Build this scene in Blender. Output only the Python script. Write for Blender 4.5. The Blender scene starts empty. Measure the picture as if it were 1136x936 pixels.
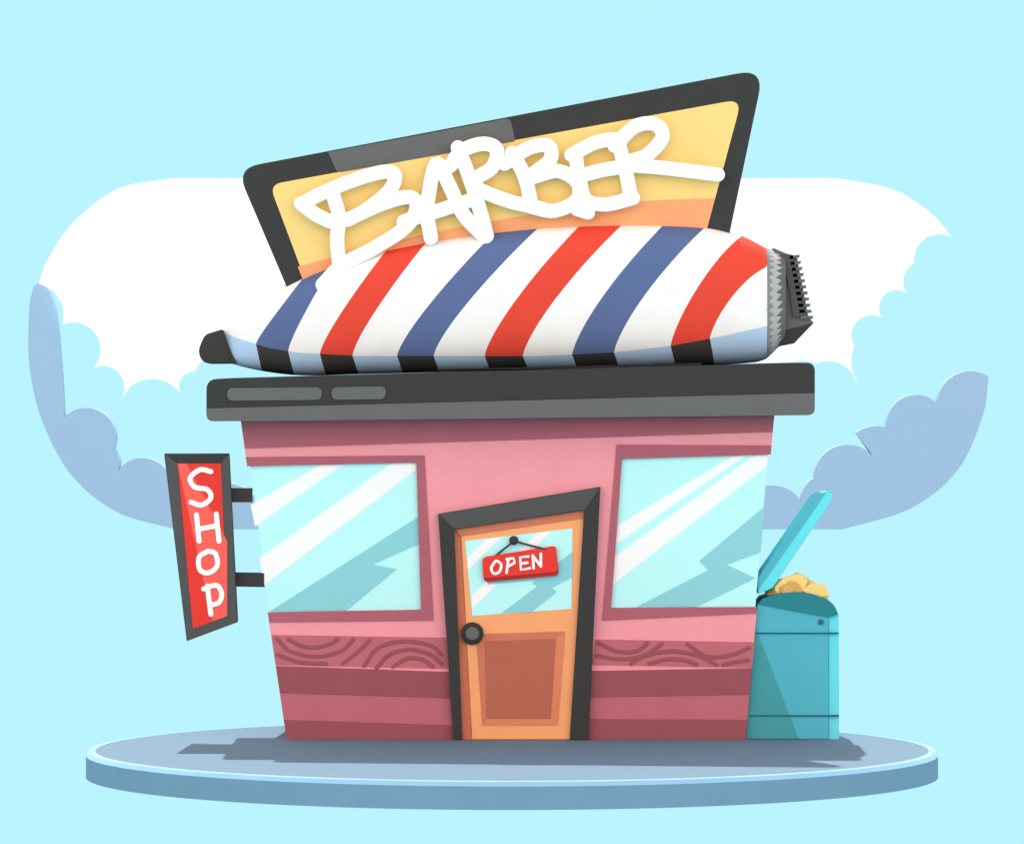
import bpy, bmesh, math, random, bisect
from mathutils import Vector, noise
from mathutils.geometry import tessellate_polygon
random.seed(3)
D=60.0; H=4.2
def P(px,py,y=0.0):
    s=(D+y)/D
    return Vector(((px-568)/100*s, y, H+((820-py)/100-H)*s))
def lin(c):
    c=c/255.0
    return c/12.92 if c<=0.04045 else ((c+0.055)/1.055)**2.4
EF=(1.0,1.0,1.0); EL=(0.84,0.85,0.88); EU=(2.5,2.25,2.2)
MC={}
def mat(name,rgb,E=EF,rough=0.75,spec=0.06,var=0.02,emit=0.0,scale=3.0):
    if name in MC: return MC[name]
    m=bpy.data.materials.new(name); m.use_nodes=True
    nt=m.node_tree; b=nt.nodes['Principled BSDF']
    a=[min(0.93,lin(rgb[i])/E[i]) for i in range(3)]
    tc=nt.nodes.new('ShaderNodeTexCoord'); n=nt.nodes.new('ShaderNodeTexNoise')
    n.inputs['Scale'].default_value=scale; n.inputs['Detail'].default_value=5
    r=nt.nodes.new('ShaderNodeValToRGB')
    r.color_ramp.elements[0].position=0.35; r.color_ramp.elements[1].position=0.65
    r.color_ramp.elements[0].color=[v*(1-var) for v in a]+[1]
    r.color_ramp.elements[1].color=[min(0.95,v*(1+var)) for v in a]+[1]
    nt.links.new(tc.outputs['Object'],n.inputs['Vector'])
    nt.links.new(n.outputs['Fac'],r.inputs['Fac'])
    nt.links.new(r.outputs['Color'],b.inputs['Base Color'])
    b.inputs['Roughness'].default_value=rough
    b.inputs['Specular IOR Level'].default_value=spec
    if emit>0:
        b.inputs['Emission Color'].default_value=a+[1]; b.inputs['Emission Strength'].default_value=emit
    MC[name]=m; return m
def emat(name,rgb):
    m=bpy.data.materials.new(name); m.use_nodes=True; nt=m.node_tree
    nt.nodes.clear()
    e=nt.nodes.new('ShaderNodeEmission'); o=nt.nodes.new('ShaderNodeOutputMaterial')
    e.inputs['Color'].default_value=[lin(c) for c in rgb]+[1]; e.inputs['Strength'].default_value=1
    nt.links.new(e.outputs[0],o.inputs['Surface']); return m
def empty(name,loc=(0,0,0)):
    o=bpy.data.objects.new(name,None); bpy.context.collection.objects.link(o); o.location=loc; return o
def mkobj(name,verts,faces,mats,parent=None,fm=None,smooth=False):
    me=bpy.data.meshes.new(name); me.from_pydata([tuple(v) for v in verts],[],faces)
    for m in mats: me.materials.append(m)
    if fm:
        for i,p in enumerate(me.polygons): p.material_index=fm[i]
    bm=bmesh.new(); bm.from_mesh(me); bmesh.ops.recalc_face_normals(bm,faces=bm.faces); bm.to_mesh(me); bm.free()
    if smooth:
        for p in me.polygons: p.use_smooth=True
    o=bpy.data.objects.new(name,me); bpy.context.collection.objects.link(o)
    if parent: o.parent=parent
    return o
def rp(pts,r,n=5):
    out=[]; N=len(pts)
    rs=r if isinstance(r,(list,tuple)) else [r]*N
    for i in range(N):
        p=Vector(pts[i]);a=Vector(pts[i-1]);b=Vector(pts[(i+1)%N]); rr=rs[i]
        if rr<=0: out.append(tuple(p)); continue
        da=(a-p); db=(b-p)
        pa=p+da.normalized()*min(rr,da.length*.45); pb=p+db.normalized()*min(rr,db.length*.45)
        for k in range(n+1):
            t=k/n; q=pa*(1-t)**2+p*2*t*(1-t)+pb*t*t; out.append(tuple(q))
    return out
def shape(name,pts,y,depth,m,parent=None,bevel=0.0,ref=None,tess=False):
    yr=y if ref is None else ref
    f=[]
    for p in pts:
        v=P(p[0],p[1],yr); f.append(Vector((v.x,y,v.z)))
    n=len(f); verts=f+[v+Vector((0,depth,0)) for v in f]
    faces=[[i,(i+1)%n,n+(i+1)%n,n+i] for i in range(n)]
    if tess:
        T=tessellate_polygon([[Vector((v.x,v.z,0)) for v in f]])
        faces+=[list(t) for t in T]+[[n+t[2],n+t[1],n+t[0]] for t in T]
    else:
        faces+=[list(range(n)),list(range(2*n-1,n-1,-1))]
    o=mkobj(name,verts,faces,[m],parent)
    if bevel>0:
        b=o.modifiers.new('bevel','BEVEL'); b.width=bevel; b.segments=2; b.limit_method='ANGLE'; b.angle_limit=math.radians(50)
    return o
def cr(pts,n=8):
    if len(pts)<3: return [Vector(p) for p in pts]
    out=[]
    P_=[Vector(p) for p in pts]; P_=[P_[0]*2-P_[1]]+P_+[P_[-1]*2-P_[-2]]
    for i in range(1,len(P_)-2):
        a,b,c,d=P_[i-1:i+3]
        for k in range(n):
            t=k/n
            out.append(0.5*((2*b)+(c-a)*t+(2*a-5*b+4*c-d)*t*t+(3*b-a-3*c+d)*t**3))
    out.append(P_[-2]); return out
SC=[0]
def stroke(name,pts,w,y,d,m,parent=None,smooth=True,cap=True,ramp=0.0012):
    SC[0]+=1
    s=cr(pts) if smooth else [Vector(p) for p in pts]
    q=[P(p[0],p[1],y) for p in s]; r=w/200.0
    K=16; N=len(q)
    off=(SC[0]%7)*0.0017*(1 if ramp else 0)
    rr=min(ramp,d*0.6/max(1,N))
    for i in range(N): q[i]=q[i]+Vector((0,-rr*i-off*min(1,d/0.03),0))
    T=[]
    for i in range(N):
        t=(q[min(i+1,N-1)]-q[max(i-1,0)]); t.y=0; t.normalize(); T.append(t)
    seq=[]
    if cap:
        for a in (88,70,50,35,18): seq.append((q[0]-T[0]*r*math.sin(math.radians(a)),T[0],math.cos(math.radians(a))))
    for i in range(N): seq.append((q[i],T[i],1.0))
    if cap:
        for a in (18,35,50,70,88): seq.append((q[-1]+T[-1]*r*math.sin(math.radians(a)),T[-1],math.cos(math.radians(a))))
    verts=[]
    for c,t,k in seq:
        nrm=Vector((-t.z,0,t.x))
        for j in range(K):
            a=2*math.pi*j/K
            ca=math.cos(a);sa=math.sin(a)
            ca=math.copysign(abs(ca)**0.4,ca); sa=math.copysign(abs(sa)**0.4,sa)
            verts.append(c+nrm*ca*r*k+Vector((0,sa*d,0)))
    faces=[]
    for i in range(len(seq)-1):
        for j in range(K):
            faces.append([i*K+j,i*K+(j+1)%K,(i+1)*K+(j+1)%K,(i+1)*K+j])
    faces.append(list(range(K))); L=(len(seq)-1)*K; faces.append([L+j for j in range(K)])
    return mkobj(name,verts,faces,[m],parent)
def join(name,objs,parent=None):
    vs=[];fs=[];ms=[];fm=[]
    for o in objs:
        b=len(vs); vs+= [v.co.copy() for v in o.data.vertices]
        for p in o.data.polygons:
            fs.append([b+i for i in p.vertices]); mt=o.data.materials[p.material_index]
            if mt not in ms: ms.append(mt)
            fm.append(ms.index(mt))
    me=bpy.data.meshes.new(name); me.from_pydata([tuple(v) for v in vs],[],fs)
    for m in ms: me.materials.append(m)
    for i,p in enumerate(me.polygons): p.material_index=fm[i]
    for o in objs: bpy.data.objects.remove(o)
    n=bpy.data.objects.new(name,me); bpy.context.collection.objects.link(n)
    if parent: n.parent=parent
    return n

# ---------- materials
SKY=(186,245,255)
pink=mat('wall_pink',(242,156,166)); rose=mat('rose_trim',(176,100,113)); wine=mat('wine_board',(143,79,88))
roseL=mat('rose_siding',(176,100,113),E=EL); wineL=mat('wine_siding',(143,79,88),E=EL)
black=mat('charcoal_metal',(62,62,62)); grey=mat('grey_metal',(104,104,104)); dgrey=mat('dark_grey_metal',(84,84,84)); lgrey=mat('bright_metal',(180,180,180))
white=mat('white_paint',(255,255,255)); blue=mat('stripe_blue',(92,111,156)); red=mat('stripe_red',(231,76,60)); pale=mat('white_paint_shaded',(182,212,242))  # pale stands for white paint in shade along the clipper's underside
glass=mat('window_glass',SKY,E=(0.97,0.95,0.95),rough=0.3,spec=0.1,var=0.0); glassw=mat('painted_glare_white',(255,255,255),var=0); teal=mat('painted_reflection_shade',(143,208,216),var=0)  # white and teal stand in for glare, reflections and shade on the glass
yel=mat('sign_yellow',(255,211,132)); orn=mat('sign_orange',(250,165,115))
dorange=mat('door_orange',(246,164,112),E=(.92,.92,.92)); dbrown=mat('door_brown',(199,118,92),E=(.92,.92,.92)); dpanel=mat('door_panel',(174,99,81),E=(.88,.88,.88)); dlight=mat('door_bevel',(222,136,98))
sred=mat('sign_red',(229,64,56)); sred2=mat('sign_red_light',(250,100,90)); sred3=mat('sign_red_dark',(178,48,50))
bteal=mat('bin_teal',(78,167,186),E=EL); bteal2=mat('bin_light_teal',(98,207,222),E=EL); bteal3=mat('bin_dark_teal',(47,131,140)); bline=mat('bin_line',(40,108,125)); bshade=mat('bin_painted_shade',(66,145,155),E=EL)  # bshade is the bin's teal with shading painted in
paperm=mat('crumpled_paper',(255,214,138),E=(1.2,1.15,1.1)); paperd=mat('paper_fold',(214,170,100))

# ---------- sky and ground
sm=emat('sky_air',SKY)
v=[];f=[];N=96
for i in range(N+1):
    a=math.radians(-125+250*i/N); x=400*math.sin(a); y=400*math.cos(a)
    v+=[(x,y,-0.6),(x,y,150)]
for i in range(N): f.append([2*i,2*i+2,2*i+3,2*i+1])
mkobj('sky',v,f,[sm])
gm=emat('ground_glow',SKY)  # ground glows in the sky colour, so no cast shadow shows on it
v=[(410*math.cos(2*math.pi*i/128),410*math.sin(2*math.pi*i/128),-0.285) for i in range(128)]
mkobj('ground',v,[list(range(128))],[gm])

# ---------- round pavement
R=4.6; cy=-1.43
ptop=mat('pavement_top',(163,193,221),E=EU,scale=8); prim=mat('kerb_highlight',(178,222,255),E=(1.5,1.35,1.3)); pside=mat('kerb_side',(112,146,170))  # prim's light blue paints an edge highlight around the kerb
prof=[(0,0),(R-0.10,0),(R-0.10,0.003),(R-0.03,-0.0),(R,-0.045),(R,-0.28),(0,-0.28)]
K=160; v=[];f=[];fm=[]
for r,z in prof:
    for i in range(K):
        a=2*math.pi*i/K; v.append((r*math.cos(a),cy+r*math.sin(a),z))
for k in range(len(prof)-1):
    for i in range(K):
        f.append([k*K+i,k*K+(i+1)%K,(k+1)*K+(i+1)%K,(k+1)*K+i]); fm.append([0,1,1,1,2,2][k])
mkobj('round_pavement',v,f,[ptop,prim,pside],None,fm)

# ---------- clouds
def arcp(p,q,b,n=16):
    p=Vector(p);q=Vector(q);d=q-p;c=d.length;nr=Vector((d.y,-d.x))/c
    s=b*c; r=(c*c/4+s*s)/(2*s); ctr=(p+q)/2+nr*(s-r)
    a0=math.atan2(p.y-ctr.y,p.x-ctr.x); a1=math.atan2(q.y-ctr.y,q.x-ctr.x)
    am=math.atan2(nr.y,nr.x)
    def norm(x):
        while x<=-math.pi: x+=2*math.pi
        while x>math.pi: x-=2*math.pi
        return x
    h0=norm(am-a0); h1=norm(a1-am)
    return [tuple(ctr+Vector((math.cos(a0+(h0+h1)*k/n),math.sin(a0+(h0+h1)*k/n)))*r) for k in range(1,n+1)]
def chain(start,segs):
    out=[start];cur=start
    for s in segs:
        if s[1]==0: out.append(s[0])
        else: out+=arcp(cur,s[0],s[1])
        cur=s[0]
    return out
cw=mat('cloud_white',(255,255,255),var=0,emit=0.1); cb=mat('cloud_blue',(158,183,211),var=0)  # faint self-glow added to keep the sunless cloud face white
top=[tuple(p) for p in cr([(1056,263),(1032,236),(990,210),(930,198)])]+[tuple(p) for p in cr([(190,198),(130,210),(80,248),(52,290),(43,315)])]
bot=chain((43,315),[((69,360),.22),((104,408),.40),((134,443),.38),((198,434),.28),((216,412),.25),((264,404),.30),((300,410),0),((880,402),0),((906,403),.1),((951,424),.22),((948,384),.12),((978,352),.38),((1006,325),.40),((1014,292),.22),((1056,263),.3)])
shape('cloud',top+bot[1:-1],12.0,0.35,cw,tess=True)
b1=[tuple(p) for p in cr([(43,313),(54,322),(62,350),(67,400),(71,463)])]
b1+=chain((71,463),[((126,498),.42),((131,522),.15),((188,528),.30),((230,540),.28),((290,560),.2),((852,538),0),((889,556),.14),((903,530),.15),((972,511),.38),((950,480),0),((984,474),.12),((1040,448),.36),((1097,418),.30)])[1:]
b1+=[tuple(p) for p in cr([(1097,418),(1090,462),(1062,522),(1010,564),(935,587)])][1:]
b1+=[tuple(p) for p in cr([(195,587),(130,568),(80,528),(48,470),(33,410),(32,350),(36,322),(43,313)])][:-1]
shape('cloud',b1,12.6,0.35,cb,tess=True)

# ---------- barber shop
shop=empty('barber_shop')
shape('front_wall',[(267,465),(859,461),(855,504),(690,509),(678,674),(840,673),(827,820),(318,820),(297,680),(467,676),(462,513),(274,517)],0,0.12,pink,shop)
shape('upper_walls',[(267.5,465),(858.5,461),(854.5,504),(274.5,517)],0.12,2.1,pink,shop,ref=0)
shape('lower_walls',[(298.5,681),(839.5,674),(826.5,820),(318.5,820)],0.12,2.1,rose,shop,ref=0)
shape('window_glazing',[(276.5,510),(852.5,500),(837.5,680),(299.5,685)],0.03,2.14,glass,shop,ref=0)
shape('eave_shadow_band',[(267,466),(859,462),(857.3,479),(271.5,497)],-0.03,0.03,rose,shop)  # dark band paints the eave's shadow on the wall
shape('window_frame_1',[(272.8,507),(471,505),(481,688),(298.7,690),(297,679),(467,676),(462,513),(274.2,517)],-0.015,0.05,rose,shop,ref=0)
shape('window_frame_2',[(856,494),(684,493),(668,688),(839,680),(840,673),(678,674),(690,509),(855,504)],-0.015,0.05,rose,shop,ref=0)
shape('grain_board_1',[(300.8,704),(494,707),(497,741),(306,737)],-0.012,0.012,roseL,shop)
shape('grain_board_2',[(661,709),(837,712),(834.5,740),(657,737)],-0.012,0.012,roseL,shop)
shape('siding_1',[(306,738.5),(497,745),(499,774),(310.5,768)],-0.02,0.02,wineL,shop)
shape('siding_2',[(310.5,768),(499,774),(501,804),(314.8,798)],-0.012,0.012,roseL,shop)
shape('siding_3',[(314.8,798),(501,804),(502,819.8),(318,819.8)],-0.02,0.02,wineL,shop)
shape('siding_4',[(656,744),(834,741),(831.5,770),(655,773)],-0.02,0.02,wineL,shop)
shape('siding_5',[(655,773),(831.5,770),(829,798),(653.5,797)],-0.012,0.012,roseL,shop)
shape('siding_6',[(653.5,797),(829,798),(827,819.8),(652,819.8)],-0.02,0.02,wineL,shop)
g=[]
for pts in ([(307,708),(322,722),(350,728),(378,722),(392,709)],[(320,709),(334,716),(350,718),(366,714),(374,709)],[(308,726),(332,734),(362,736)],
            [(404,738),(420,718),(450,711),(478,716),(490,726)],[(418,740),(432,726),(455,720),(478,726),(490,736)],[(436,739),(452,730),(468,731),(480,739)],[(380,736),(398,722),(410,710)],
            [(664,713),(684,722),(706,722),(718,713)],[(662,727),(690,731),(716,726),(734,714)],[(700,736),(716,727),(745,722),(775,727),(795,737)],[(720,736),(740,731),(760,732),(773,737)],[(762,714),(785,728),(812,726),(831,718)],[(802,737),(815,734),(830,732)]):
    g.append(stroke('g',pts,4.5,-0.010,0.006,wineL))
join('wood_grain',g,shop)
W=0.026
def reflect_shape(pts,m,k=0): return shape('f',pts,W-k,0.004,m,None)  # flat shapes that paint glare and reflections onto the panes
fl=[reflect_shape([(278,560),(356,515.5),(381,515),(283,584)],glassw),reflect_shape([(288,619),(434,514),(461,513.5),(462,521),(293,649)],glassw),
 reflect_shape([(299,678),(464,573),(465,603),(413,626),(440,631),(384,677)],teal,0.003),
 reflect_shape([(685,583),(812,506),(827,505.5),(683,604)],glassw),reflect_shape([(681,618),(836,505),(852,504.5),(850.5,517),(679,649)],glassw),
 reflect_shape([(706,673),(786,632),(776,622),(848,562),(844,612),(806,626),(838,641),(772,673)],teal,0.003)]
join('window_painted_reflections',fl,shop)
# door
shape('door_frame',[(486,570),(666,540),(653,819.8),(632,819.8),(648,566),(504,587),(513,819.8),(503,819.8)],-0.10,0.099,black,shop)
shape('door_lintel',[(486.3,570),(665.6,540.4),(649,565),(504,586.5)],-0.105,0.02,dgrey,shop)
shape('door_jamb',[(504,587),(648,566),(632,819.8),(513,819.8)],-0.03,0.028,dbrown,shop)
shape('door_leaf',[(512,595),(647.5,574),(632,819.5),(524,819.5)],-0.05,0.03,dorange,shop)
shape('door_top_rail_trim',[(504.5,586),(648,565.6),(647.5,575),(512,595)],-0.055,0.03,dbrown,shop)
shape('door_glass',[(516,600),(635,586),(634,675),(524,683)],-0.054,0.01,glass,shop)
shape('door_panel_bevel',[(528,703),(627,700),(619,804),(535,804)],-0.056,0.01,dbrown,shop)
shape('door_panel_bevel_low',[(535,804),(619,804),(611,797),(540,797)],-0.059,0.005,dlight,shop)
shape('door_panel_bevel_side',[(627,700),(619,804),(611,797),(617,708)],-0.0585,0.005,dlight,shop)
shape('door_panel',[(538,711),(617,708),(611,797),(540,797)],-0.062,0.01,dpanel,shop)
f2=[shape('f',p,-0.057,0.004,m,None) for p,m in (([(524,660),(598,590.5),(612,589),(524,675)],glassw),([(540,597.6),(556,595.8),(519,632),(518,619)],glassw))]  # painted glare stripes on the door pane
f2.append(shape('f',[(556,680),(596,650),(590,646),(635,612),(635,640),(612,652),(618,656),(590,678.3)],-0.0585,0.004,teal))  # painted reflection
f2.append(shape('f',[(541,641),(621,633),(621,641),(541,648)],-0.060,0.004,teal))  # open sign's cast shadow, painted on the glass
join('door_painted_glare_shadow',f2,shop)
def lathe_y(name,px,py,prof,mats,fm,parent,K=32):
    c=P(px,py,0); v=[];f=[];m=[]
    for r,y in prof:
        for i in range(K):
            a=2*math.pi*i/K; v.append((c.x+r*math.cos(a),y,c.z+r*math.sin(a)))
    for k in range(len(prof)-1):
        for i in range(K): f.append([k*K+i,k*K+(i+1)%K,(k+1)*K+(i+1)%K,(k+1)*K+i]); m.append(fm[k])
    return mkobj(name,v,f,mats,parent,m)
lathe_y('door_knob',524,702,[(0.125,-0.05),(0.125,-0.09),(0.11,-0.10),(0.06,-0.10),(0.06,-0.14),(0.075,-0.15),(0.078,-0.175),(0.06,-0.2),(0.0,-0.205)],[black,grey],[0,0,0,0,1,1,1,1],shop)
# open sign
op=empty('open_sign')
shape('sign_edge',rp([(535,619),(617,606),(620,638),(537,645.5)],5),-0.10,0.03,sred3,op)
shape('sign_board',rp([(535,618),(617,605),(619,634),(536,641.5)],5),-0.112,0.02,sred,op)
L=[]
for p in ([(549,623),(545,630),(548,636),(554,634),(556,626),(551,622),(548,624)],[(562,635),(564,620)],[(562,620),(570,619),(571,624),(564,628)],
          [(586,617),(577,618),(578,632),(588,630)],[(578,625),(585,624)],[(592,630),(591,616)],[(591,616),(600,628)],[(600,628),(600,614)]):
    L.append(stroke('l',p,3.0,-0.114,0.008,white,smooth=len(p)>4))
join('open_lettering',L,op)
stroke('hanging_cord',[(549,617),(570,600),(604,609)],2.4,-0.10,0.01,black,op,smooth=False)
lathe_y('hook',570,599,[(0.05,-0.06),(0.05,-0.11),(0.03,-0.125),(0,-0.128)],[black],[0,0,0],op)

# roof
shape('roof_slab',rp([(229,420.5),(904,402),(904,460),(229,467)],[12,10,8,8]),-0.4,3.0,black,shop)
shape('roof_fascia',rp([(229.5,453),(904,436),(904,460.4),(229.5,467.4)],[0,0,8,8]),-0.42,0.03,grey,shop)
for i,(a,b,c) in enumerate(((252,357,437),(368,428,436))):
    shape('roof_highlight_%d'%(i+1),rp([(a,c-7+0.5),(b,c-7-0.5),(b,c+7-0.5),(a,c+7+0.5)],7),-0.415,0.03,grey,shop)  # grey capsules are highlights painted on the roof edge

# ---------- clipper-shaped barber pole
pole=empty('barber_pole_clipper')
yc=1.25
TOP=[tuple(p) for p in cr([(220,380),(248,364),(268,346),(300,322),(345,302),(400,284),(450,272),(500,263),(560,255),(620,250),(700,248),(780,251),(822,262),(848,275),(870,281)],10)]
BOT=[tuple(p) for p in cr([(220,385),(247,398),(262,405),(300,413),(340,416.5),(400,415),(500,412.5),(600,410),(700,407.5),(800,404.5),(835,402),(848,399),(870,378)],10)]
LINE=[(247,368),(270,377),(300,386),(330,391),(400,395),(600,395),(680,391),(742,384),(800,373),(848,362)]
def itp(T,x):
    xs=[p[0] for p in T]
    i=max(1,min(len(T)-1,bisect.bisect(xs,x)))
    a,b=T[i-1],T[i]; t=max(0,min(1,(x-a[0])/(b[0]-a[0]+1e-9))); return a[1]+(b[1]-a[1])*t
EX=3.8
def surf(x,t,side):
    tp=itp(TOP,x);bt=itp(BOT,x); py=bt+(tp-bt)*t
    h=(bt-tp)/200.0; ry=min(0.75,h*1.1); sn=max(0,1-abs(1-2*t)**EX)**(1/EX)
    v=P(x,py,yc); return Vector((v.x,yc+side*ry*sn,v.z))
B=[(247,247,0),(286,343,1),(322,372,0),(357,432,2),(393,476,0),(442,552,1),(482,600,0),(538,645,2),(580,692,0),(634,737,1),(680,783,0),(742,822,2),(785,872,0),(848,940,9)]
cols=[]
for i in range(len(B)-1):
    for k in range(8): 
        t=k/8; cols.append((B[i][0]+(B[i+1][0]-B[i][0])*t,B[i][1]+(B[i+1][1]-B[i][1])*t,B[i][2]))
cols.append((848,940,9))
NR=44; NB=10; rows=NB+NR+1
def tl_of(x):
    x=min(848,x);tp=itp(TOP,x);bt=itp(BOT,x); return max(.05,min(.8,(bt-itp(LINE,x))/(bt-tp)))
v=[];f=[];fm=[]
for (xb,xt,c) in cols:
    tl=tl_of(xb); ph0=math.acos(1-2*tl)
    for side in (-1,1):
        for r in range(rows):
            if r<=NB:
                t=(1-math.cos(ph0*r/NB))/2; x=xb+(6*(1-t/tl) if 250<xb<800 else 0)
            else:
                ph=ph0+(math.pi-ph0)*(r-NB)/NR; t=(1-math.cos(ph))/2
                x=xb+(xt-xb)*((t-tl)/(1-tl))**1.35
            x=min(x,848); v.append(surf(x,t,side))
S=2*rows
for i in range(len(cols)-1):
    c=cols[i][2]
    for s in (0,1):
        for r in range(rows-1):
            a=i*S+s*rows+r; b=(i+1)*S+s*rows+r
            f.append([a,a+1,b+1,b]); fm.append({0:0,1:1,2:2}[c] if r>=NB else {0:3,1:4,2:4}[c])  # lower rows have shade painted in: white goes pale, stripes go dark
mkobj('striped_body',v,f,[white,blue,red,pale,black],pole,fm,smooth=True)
def band(name,x0,x1,n,mats,mf,zig=None):
    v=[];f=[];fm=[];NRr=40
    for i in range(n+1):
        x=x0+(x1-x0)*i/n
        for j in range(NRr*2):
            ph=math.pi*j/NRr; side=-1 if ph<=math.pi else 1
            t=(1-math.cos(ph))/2
            xx=x+(zig(i,j) if zig else 0)
            v.append(surf(xx,t,side))
    M=NRr*2
    for i in range(n):
        for j in range(M): f.append([i*M+j,i*M+(j+1)%M,(i+1)*M+(j+1)%M,(i+1)*M+j]); fm.append(mf(i,j))
    f.append(list(range(M))); fm.append(mf(0,0)); f.append([n*M+j for j in range(M)]); fm.append(mf(n-1,0))
    return mkobj(name,v,f,mats,pole,fm)
rng=[random.random() for _ in range(200)]
mid=mat('metal_reflection_mid',(140,140,140))
def zz(i,j):
    if i in (2,6): return (3.2 if j%2 else -3.2)*(0.5+rng[j%80])
    return 0
band('metal_neck',848.2,869,9,[mid,lgrey,grey],lambda i,j:0 if i<2 else (1 if i<6 else 2),zz)  # zigzag tones paint a reflection on the metal
shape('tail_cap',rp([(219,390),(227,371),(247,365),(254,385),(262,403.5),(226,404)],[8,6,0,0,0,12]),0.95,0.6,black,pole,bevel=0.02)
shape('clipper_head',[(858,275),(872,281),(884,284),(897,352),(903,358),(880,381),(856,386),(867,370),(871,330),(868,295)],0.85,0.8,grey,pole,bevel=0.01)
shape('clipper_head_base',[(872,366),(903,358),(881,381),(856,386)],0.84,0.82,black,pole)
shape('comb_spine',[(866,281),(880,284),(894,350),(880,352),(876,320)],0.81,0.86,dgrey,pole)
tt=[]
for i in range(11):
    t=i/10; x=876+12*t; y=286+66*t
    tt.append(shape('t',[(x,y-2.0),(x+11+3*t,y-3.6+2*t),(x+11+3*t,y-0.4+2*t),(x,y+1.8)],0.81,0.86,grey))
join('comb_teeth',tt,pole)

# ---------- big rooftop sign
bs=empty('barber_billboard')
ys=0.8
out=[(358,412)]+[tuple(p) for p in rp([(358,412),(262,187),(848,76),(778,408)],[0,26,30,0],8)][1:-1]+[(778,408)]
shape('billboard_frame',out,ys,0.16,black,bs,bevel=0.01)
inn=rp([(374,405),(299,205),(823,110),(745,400)],[0,14,18,0],8)
shape('billboard_panel',inn,ys-0.01,0.05,yel,bs)
low=[tuple(p) for p in cr([(330.3,296),(400,277),(480,258),(560,243),(640,231),(720,223),(793.4,220)])]+[(745,400),(374,405)]
shape('billboard_panel_base',low,ys-0.014,0.02,orn,bs)
shape('frame_highlight',[tuple(p) for p in rp([(364,169),(566,131),(572,157),(374,192)],[0,6,3,6])],ys-0.012,0.02,grey,bs)  # lighter grey piece paints a highlight on the frame
L=[]
yl=0.66
BL=[
 [(336,226),(352,217),(390,201),(425,191),(438,195),(432,212),(408,232),(386,244)],
 [(334,226),(350,238),(366,246)],
 [(386,244),(425,226),(455,219),(462,232),(448,254),(412,277),(380,294),(358,316)],
 [(368,212),(376,240),(374,265),(376,290)],
 [(478,264),(474,230),(484,182),(498,205),(514,238),(538,263)],
 [(448,246),(480,236),(524,222)],
 [(508,164),(520,195),(532,232),(540,262)],
 [(500,184),(512,168),(535,160),(551,166),(546,186),(524,204),(560,222),(602,232)],
 [(568,170),(582,196),(590,230)],
 [(560,182),(586,165),(608,162),(610,178),(588,197),(618,190),(640,202),(640,222),(615,234),(590,230)],
 [(640,232),(652,236)],
 [(638,170),(643,200),(650,222),(672,227),(702,220)],
 [(634,172),(662,158),(690,154)],[(636,198),(664,190),(692,185)],
 [(686,158),(694,190),(699,214)],
 [(682,162),(704,141),(726,138),(735,152),(718,172),(694,182),(730,186),(765,190),(796,194)],
]
for p in BL: L.append(stroke('l',p,16.4,yl,0.025,white))
join('barber_lettering',L,bs)
for i,(x,y) in enumerate(((376,240),(482,200),(520,197),(583,200),(643,200),(693,188),(455,243),(732,187))):
    shape('standoff_%d'%(i+1),[(x-2,y-2),(x+2,y-2),(x+2,y+2),(x-2,y+2)],yl,ys-yl,grey,bs)

# ---------- vertical shop sign
ss=empty('shop_sign')
shape('frame',[(182,503),(254,503),(263.5,690),(207,711)],-0.08,0.16,black,ss,bevel=0.01)
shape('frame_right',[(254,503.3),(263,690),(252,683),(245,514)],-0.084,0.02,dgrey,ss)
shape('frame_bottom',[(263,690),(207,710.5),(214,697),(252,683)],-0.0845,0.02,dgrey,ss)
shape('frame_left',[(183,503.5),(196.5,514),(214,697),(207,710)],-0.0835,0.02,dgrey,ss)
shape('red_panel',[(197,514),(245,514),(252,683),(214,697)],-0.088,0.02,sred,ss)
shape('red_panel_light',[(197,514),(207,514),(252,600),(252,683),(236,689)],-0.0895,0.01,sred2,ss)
L=[]
for p in ([(234,523),(222,521),(211,530),(216,540),(230,543),(234,552),(224,560),(212,557)],[(218,571),(221,600)],[(240,570),(243,600)],[(219,587),(241,583)],
          [(231,611),(221,618),(222,632),(232,635),(241,627),(239,614),(231,611)],[(230,650),(234,681)],[(226,653),(240,649),(246,658),(243,668),(233,671)]):
    L.append(stroke('l',p,5.6,-0.092,0.008,white,smooth=len(p)>2))
join('shop_lettering',L,ss)
shape('bracket_top',[(256.5,541.5),(279.5,541.5),(279.5,557),(257.3,557)],0.02,0.14,black,ss)
shape('bracket_low',[(261.3,635),(293,635.5),(293,651),(262,650.5)],0.02,0.14,black,ss)

# ---------- rubbish bin
bn=empty('rubbish_bin')
y0=0.06
shape('bin_body',[(840.8,670),(919.5,684),(919.5,819.5),(827.6,819.5)],y0,0.85,bteal,bn,ref=0)
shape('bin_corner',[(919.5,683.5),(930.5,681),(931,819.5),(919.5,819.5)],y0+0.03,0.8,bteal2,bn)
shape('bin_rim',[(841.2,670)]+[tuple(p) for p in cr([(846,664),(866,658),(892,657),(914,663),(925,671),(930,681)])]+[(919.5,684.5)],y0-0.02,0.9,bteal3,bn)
shape('shade_wedge',[(837.5,706),(839.3,698),(886,819.3),(827.8,819.3)],y0-0.006,0.01,bshade,bn,ref=0)  # darker wedge paints shading on the bin's left front
shape('rib_1',[(839,701.3),(930.5,701.3),(930.5,703),(839,703)],y0-0.012,0.05,bline,bn)
shape('rib_2',[(831.5,792.8),(931,792.8),(931,794.5),(831.5,794.5)],y0-0.012,0.05,bline,bn)
lathe_y('lock',911,690,[(0.03,y0+0.01),(0.03,y0-0.02),(0,y0-0.022)],[bline],[0,0],bn)
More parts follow.
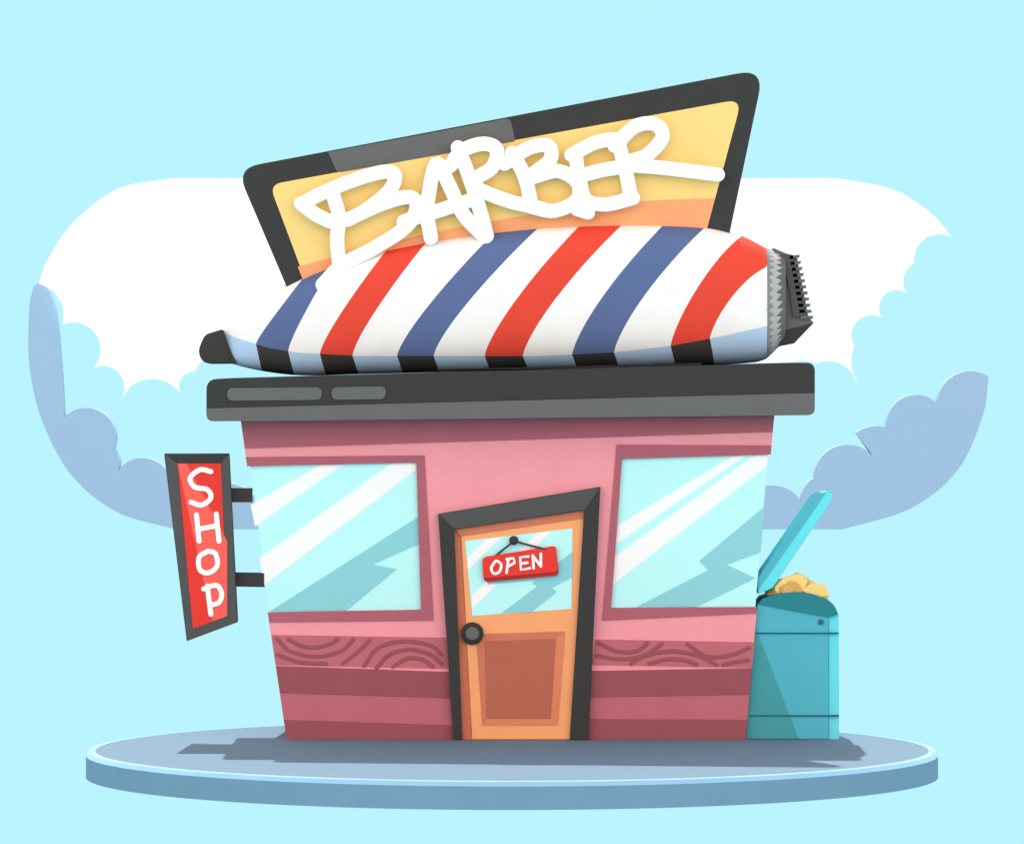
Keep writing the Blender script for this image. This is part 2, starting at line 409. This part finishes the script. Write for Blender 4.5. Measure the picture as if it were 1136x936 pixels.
shape('lid',rp([(841,641),(905,549),(923,545),(924,553),(857,652),(841,659)],[0,8,5,4,0,0]),y0+0.02,0.8,bteal2,bn,bevel=0.008)
shape('lid_inner',rp([(841.5,640),(904,549.5),(916,547),(842,653)],[0,5,0,0]),y0+0.012,0.02,bteal,bn)
def crumple(px,py,y,r,m,seed,sx=1.0):
    bm=bmesh.new(); bmesh.ops.create_icosphere(bm,subdivisions=3,radius=r); c=P(px,py,y)
    for w in bm.verts:
        n=noise.noise(w.co*(2.6/r*0.35)+Vector((seed*7,0,0)))+.6*abs(noise.noise(w.co*(6/r*.35)+Vector((0,seed*5,0))))
        w.co*=1+0.35*n; w.co.x*=sx; w.co+=c
    me=bpy.data.meshes.new('c'); bm.to_mesh(me); bm.free(); me.materials.append(m)
    o=bpy.data.objects.new('c',me); bpy.context.collection.objects.link(o); return o
join('rubbish',[crumple(866,654,0.3,0.13,paperm,1,1.2),crumple(884,650,0.4,0.14,paperm,2,1.1),crumple(903,656,0.3,0.11,paperm,3,1.2),crumple(874,656,0.15,0.09,paperd,4),crumple(912,660,0.2,0.07,paperm,5)],bn)
shape('paper_sheet_1',rp([(858,652),(870,640),(888,636),(897,645),(888,658),(864,660)],4),0.12,0.06,yel,bn)
shape('paper_sheet_2',rp([(889,654),(900,647),(916,648),(919,660),(904,664)],3),0.10,0.05,yel,bn)
shape('paper_fold',rp([(866,656),(876,650),(874,644),(884,645),(892,656),(880,658)],3),0.098,0.02,paperd,bn)

# ---------- light
w=bpy.data.worlds.new('World'); bpy.context.scene.world=w; w.use_nodes=True; nt=w.node_tree; nt.nodes.clear()
sk=nt.nodes.new('ShaderNodeTexSky'); sk.sky_type='NISHITA'; sk.sun_disc=False
dv=Vector((0.07,-0.55,-0.83)).normalized()
sk.sun_elevation=math.asin(-dv.z); sk.sun_rotation=math.atan2(-dv.x,-dv.y)
bg1=nt.nodes.new('ShaderNodeBackground'); bg1.inputs['Strength'].default_value=0.05; nt.links.new(sk.outputs[0],bg1.inputs['Color'])
bg2=nt.nodes.new('ShaderNodeBackground'); bg2.inputs['Color'].default_value=(1.84,1.54,1.36,1)  # warm ambient fill added to light the sunless facade
tc=nt.nodes.new('ShaderNodeTexCoord'); sx=nt.nodes.new('ShaderNodeSeparateXYZ'); mr=nt.nodes.new('ShaderNodeMapRange')
nt.links.new(tc.outputs['Generated'],sx.inputs[0]); nt.links.new(sx.outputs['Z'],mr.inputs['Value'])
mr.inputs['From Min'].default_value=0; mr.inputs['From Max'].default_value=1
mr.inputs['To Min'].default_value=1.6; mr.inputs['To Max'].default_value=0.15
nt.links.new(mr.outputs['Result'],bg2.inputs['Strength'])
ad=nt.nodes.new('ShaderNodeAddShader'); ow=nt.nodes.new('ShaderNodeOutputWorld')
nt.links.new(bg1.outputs[0],ad.inputs[0]); nt.links.new(bg2.outputs[0],ad.inputs[1]); nt.links.new(ad.outputs[0],ow.inputs['Surface'])
ld=bpy.data.lights.new('sun','SUN'); ld.energy=5.0; ld.angle=math.radians(0.5); ld.color=(1,0.95,0.88)
lo=bpy.data.objects.new('sun',ld); bpy.context.collection.objects.link(lo); lo.rotation_euler=dv.to_track_quat('-Z','Y').to_euler()
# ---------- camera
cd=bpy.data.cameras.new('camera'); co=bpy.data.objects.new('camera',cd); bpy.context.collection.objects.link(co)
co.location=(0,-D,H); co.rotation_euler=(math.radians(90),0,0)
cd.sensor_width=36; cd.lens=36*D/11.36; cd.shift_y=(3.52-H)/11.36; cd.clip_end=3000; cd.clip_start=1
sc=bpy.context.scene; sc.camera=co
sc.view_settings.view_transform='Standard'; sc.view_settings.look='None'; sc.view_settings.exposure=0
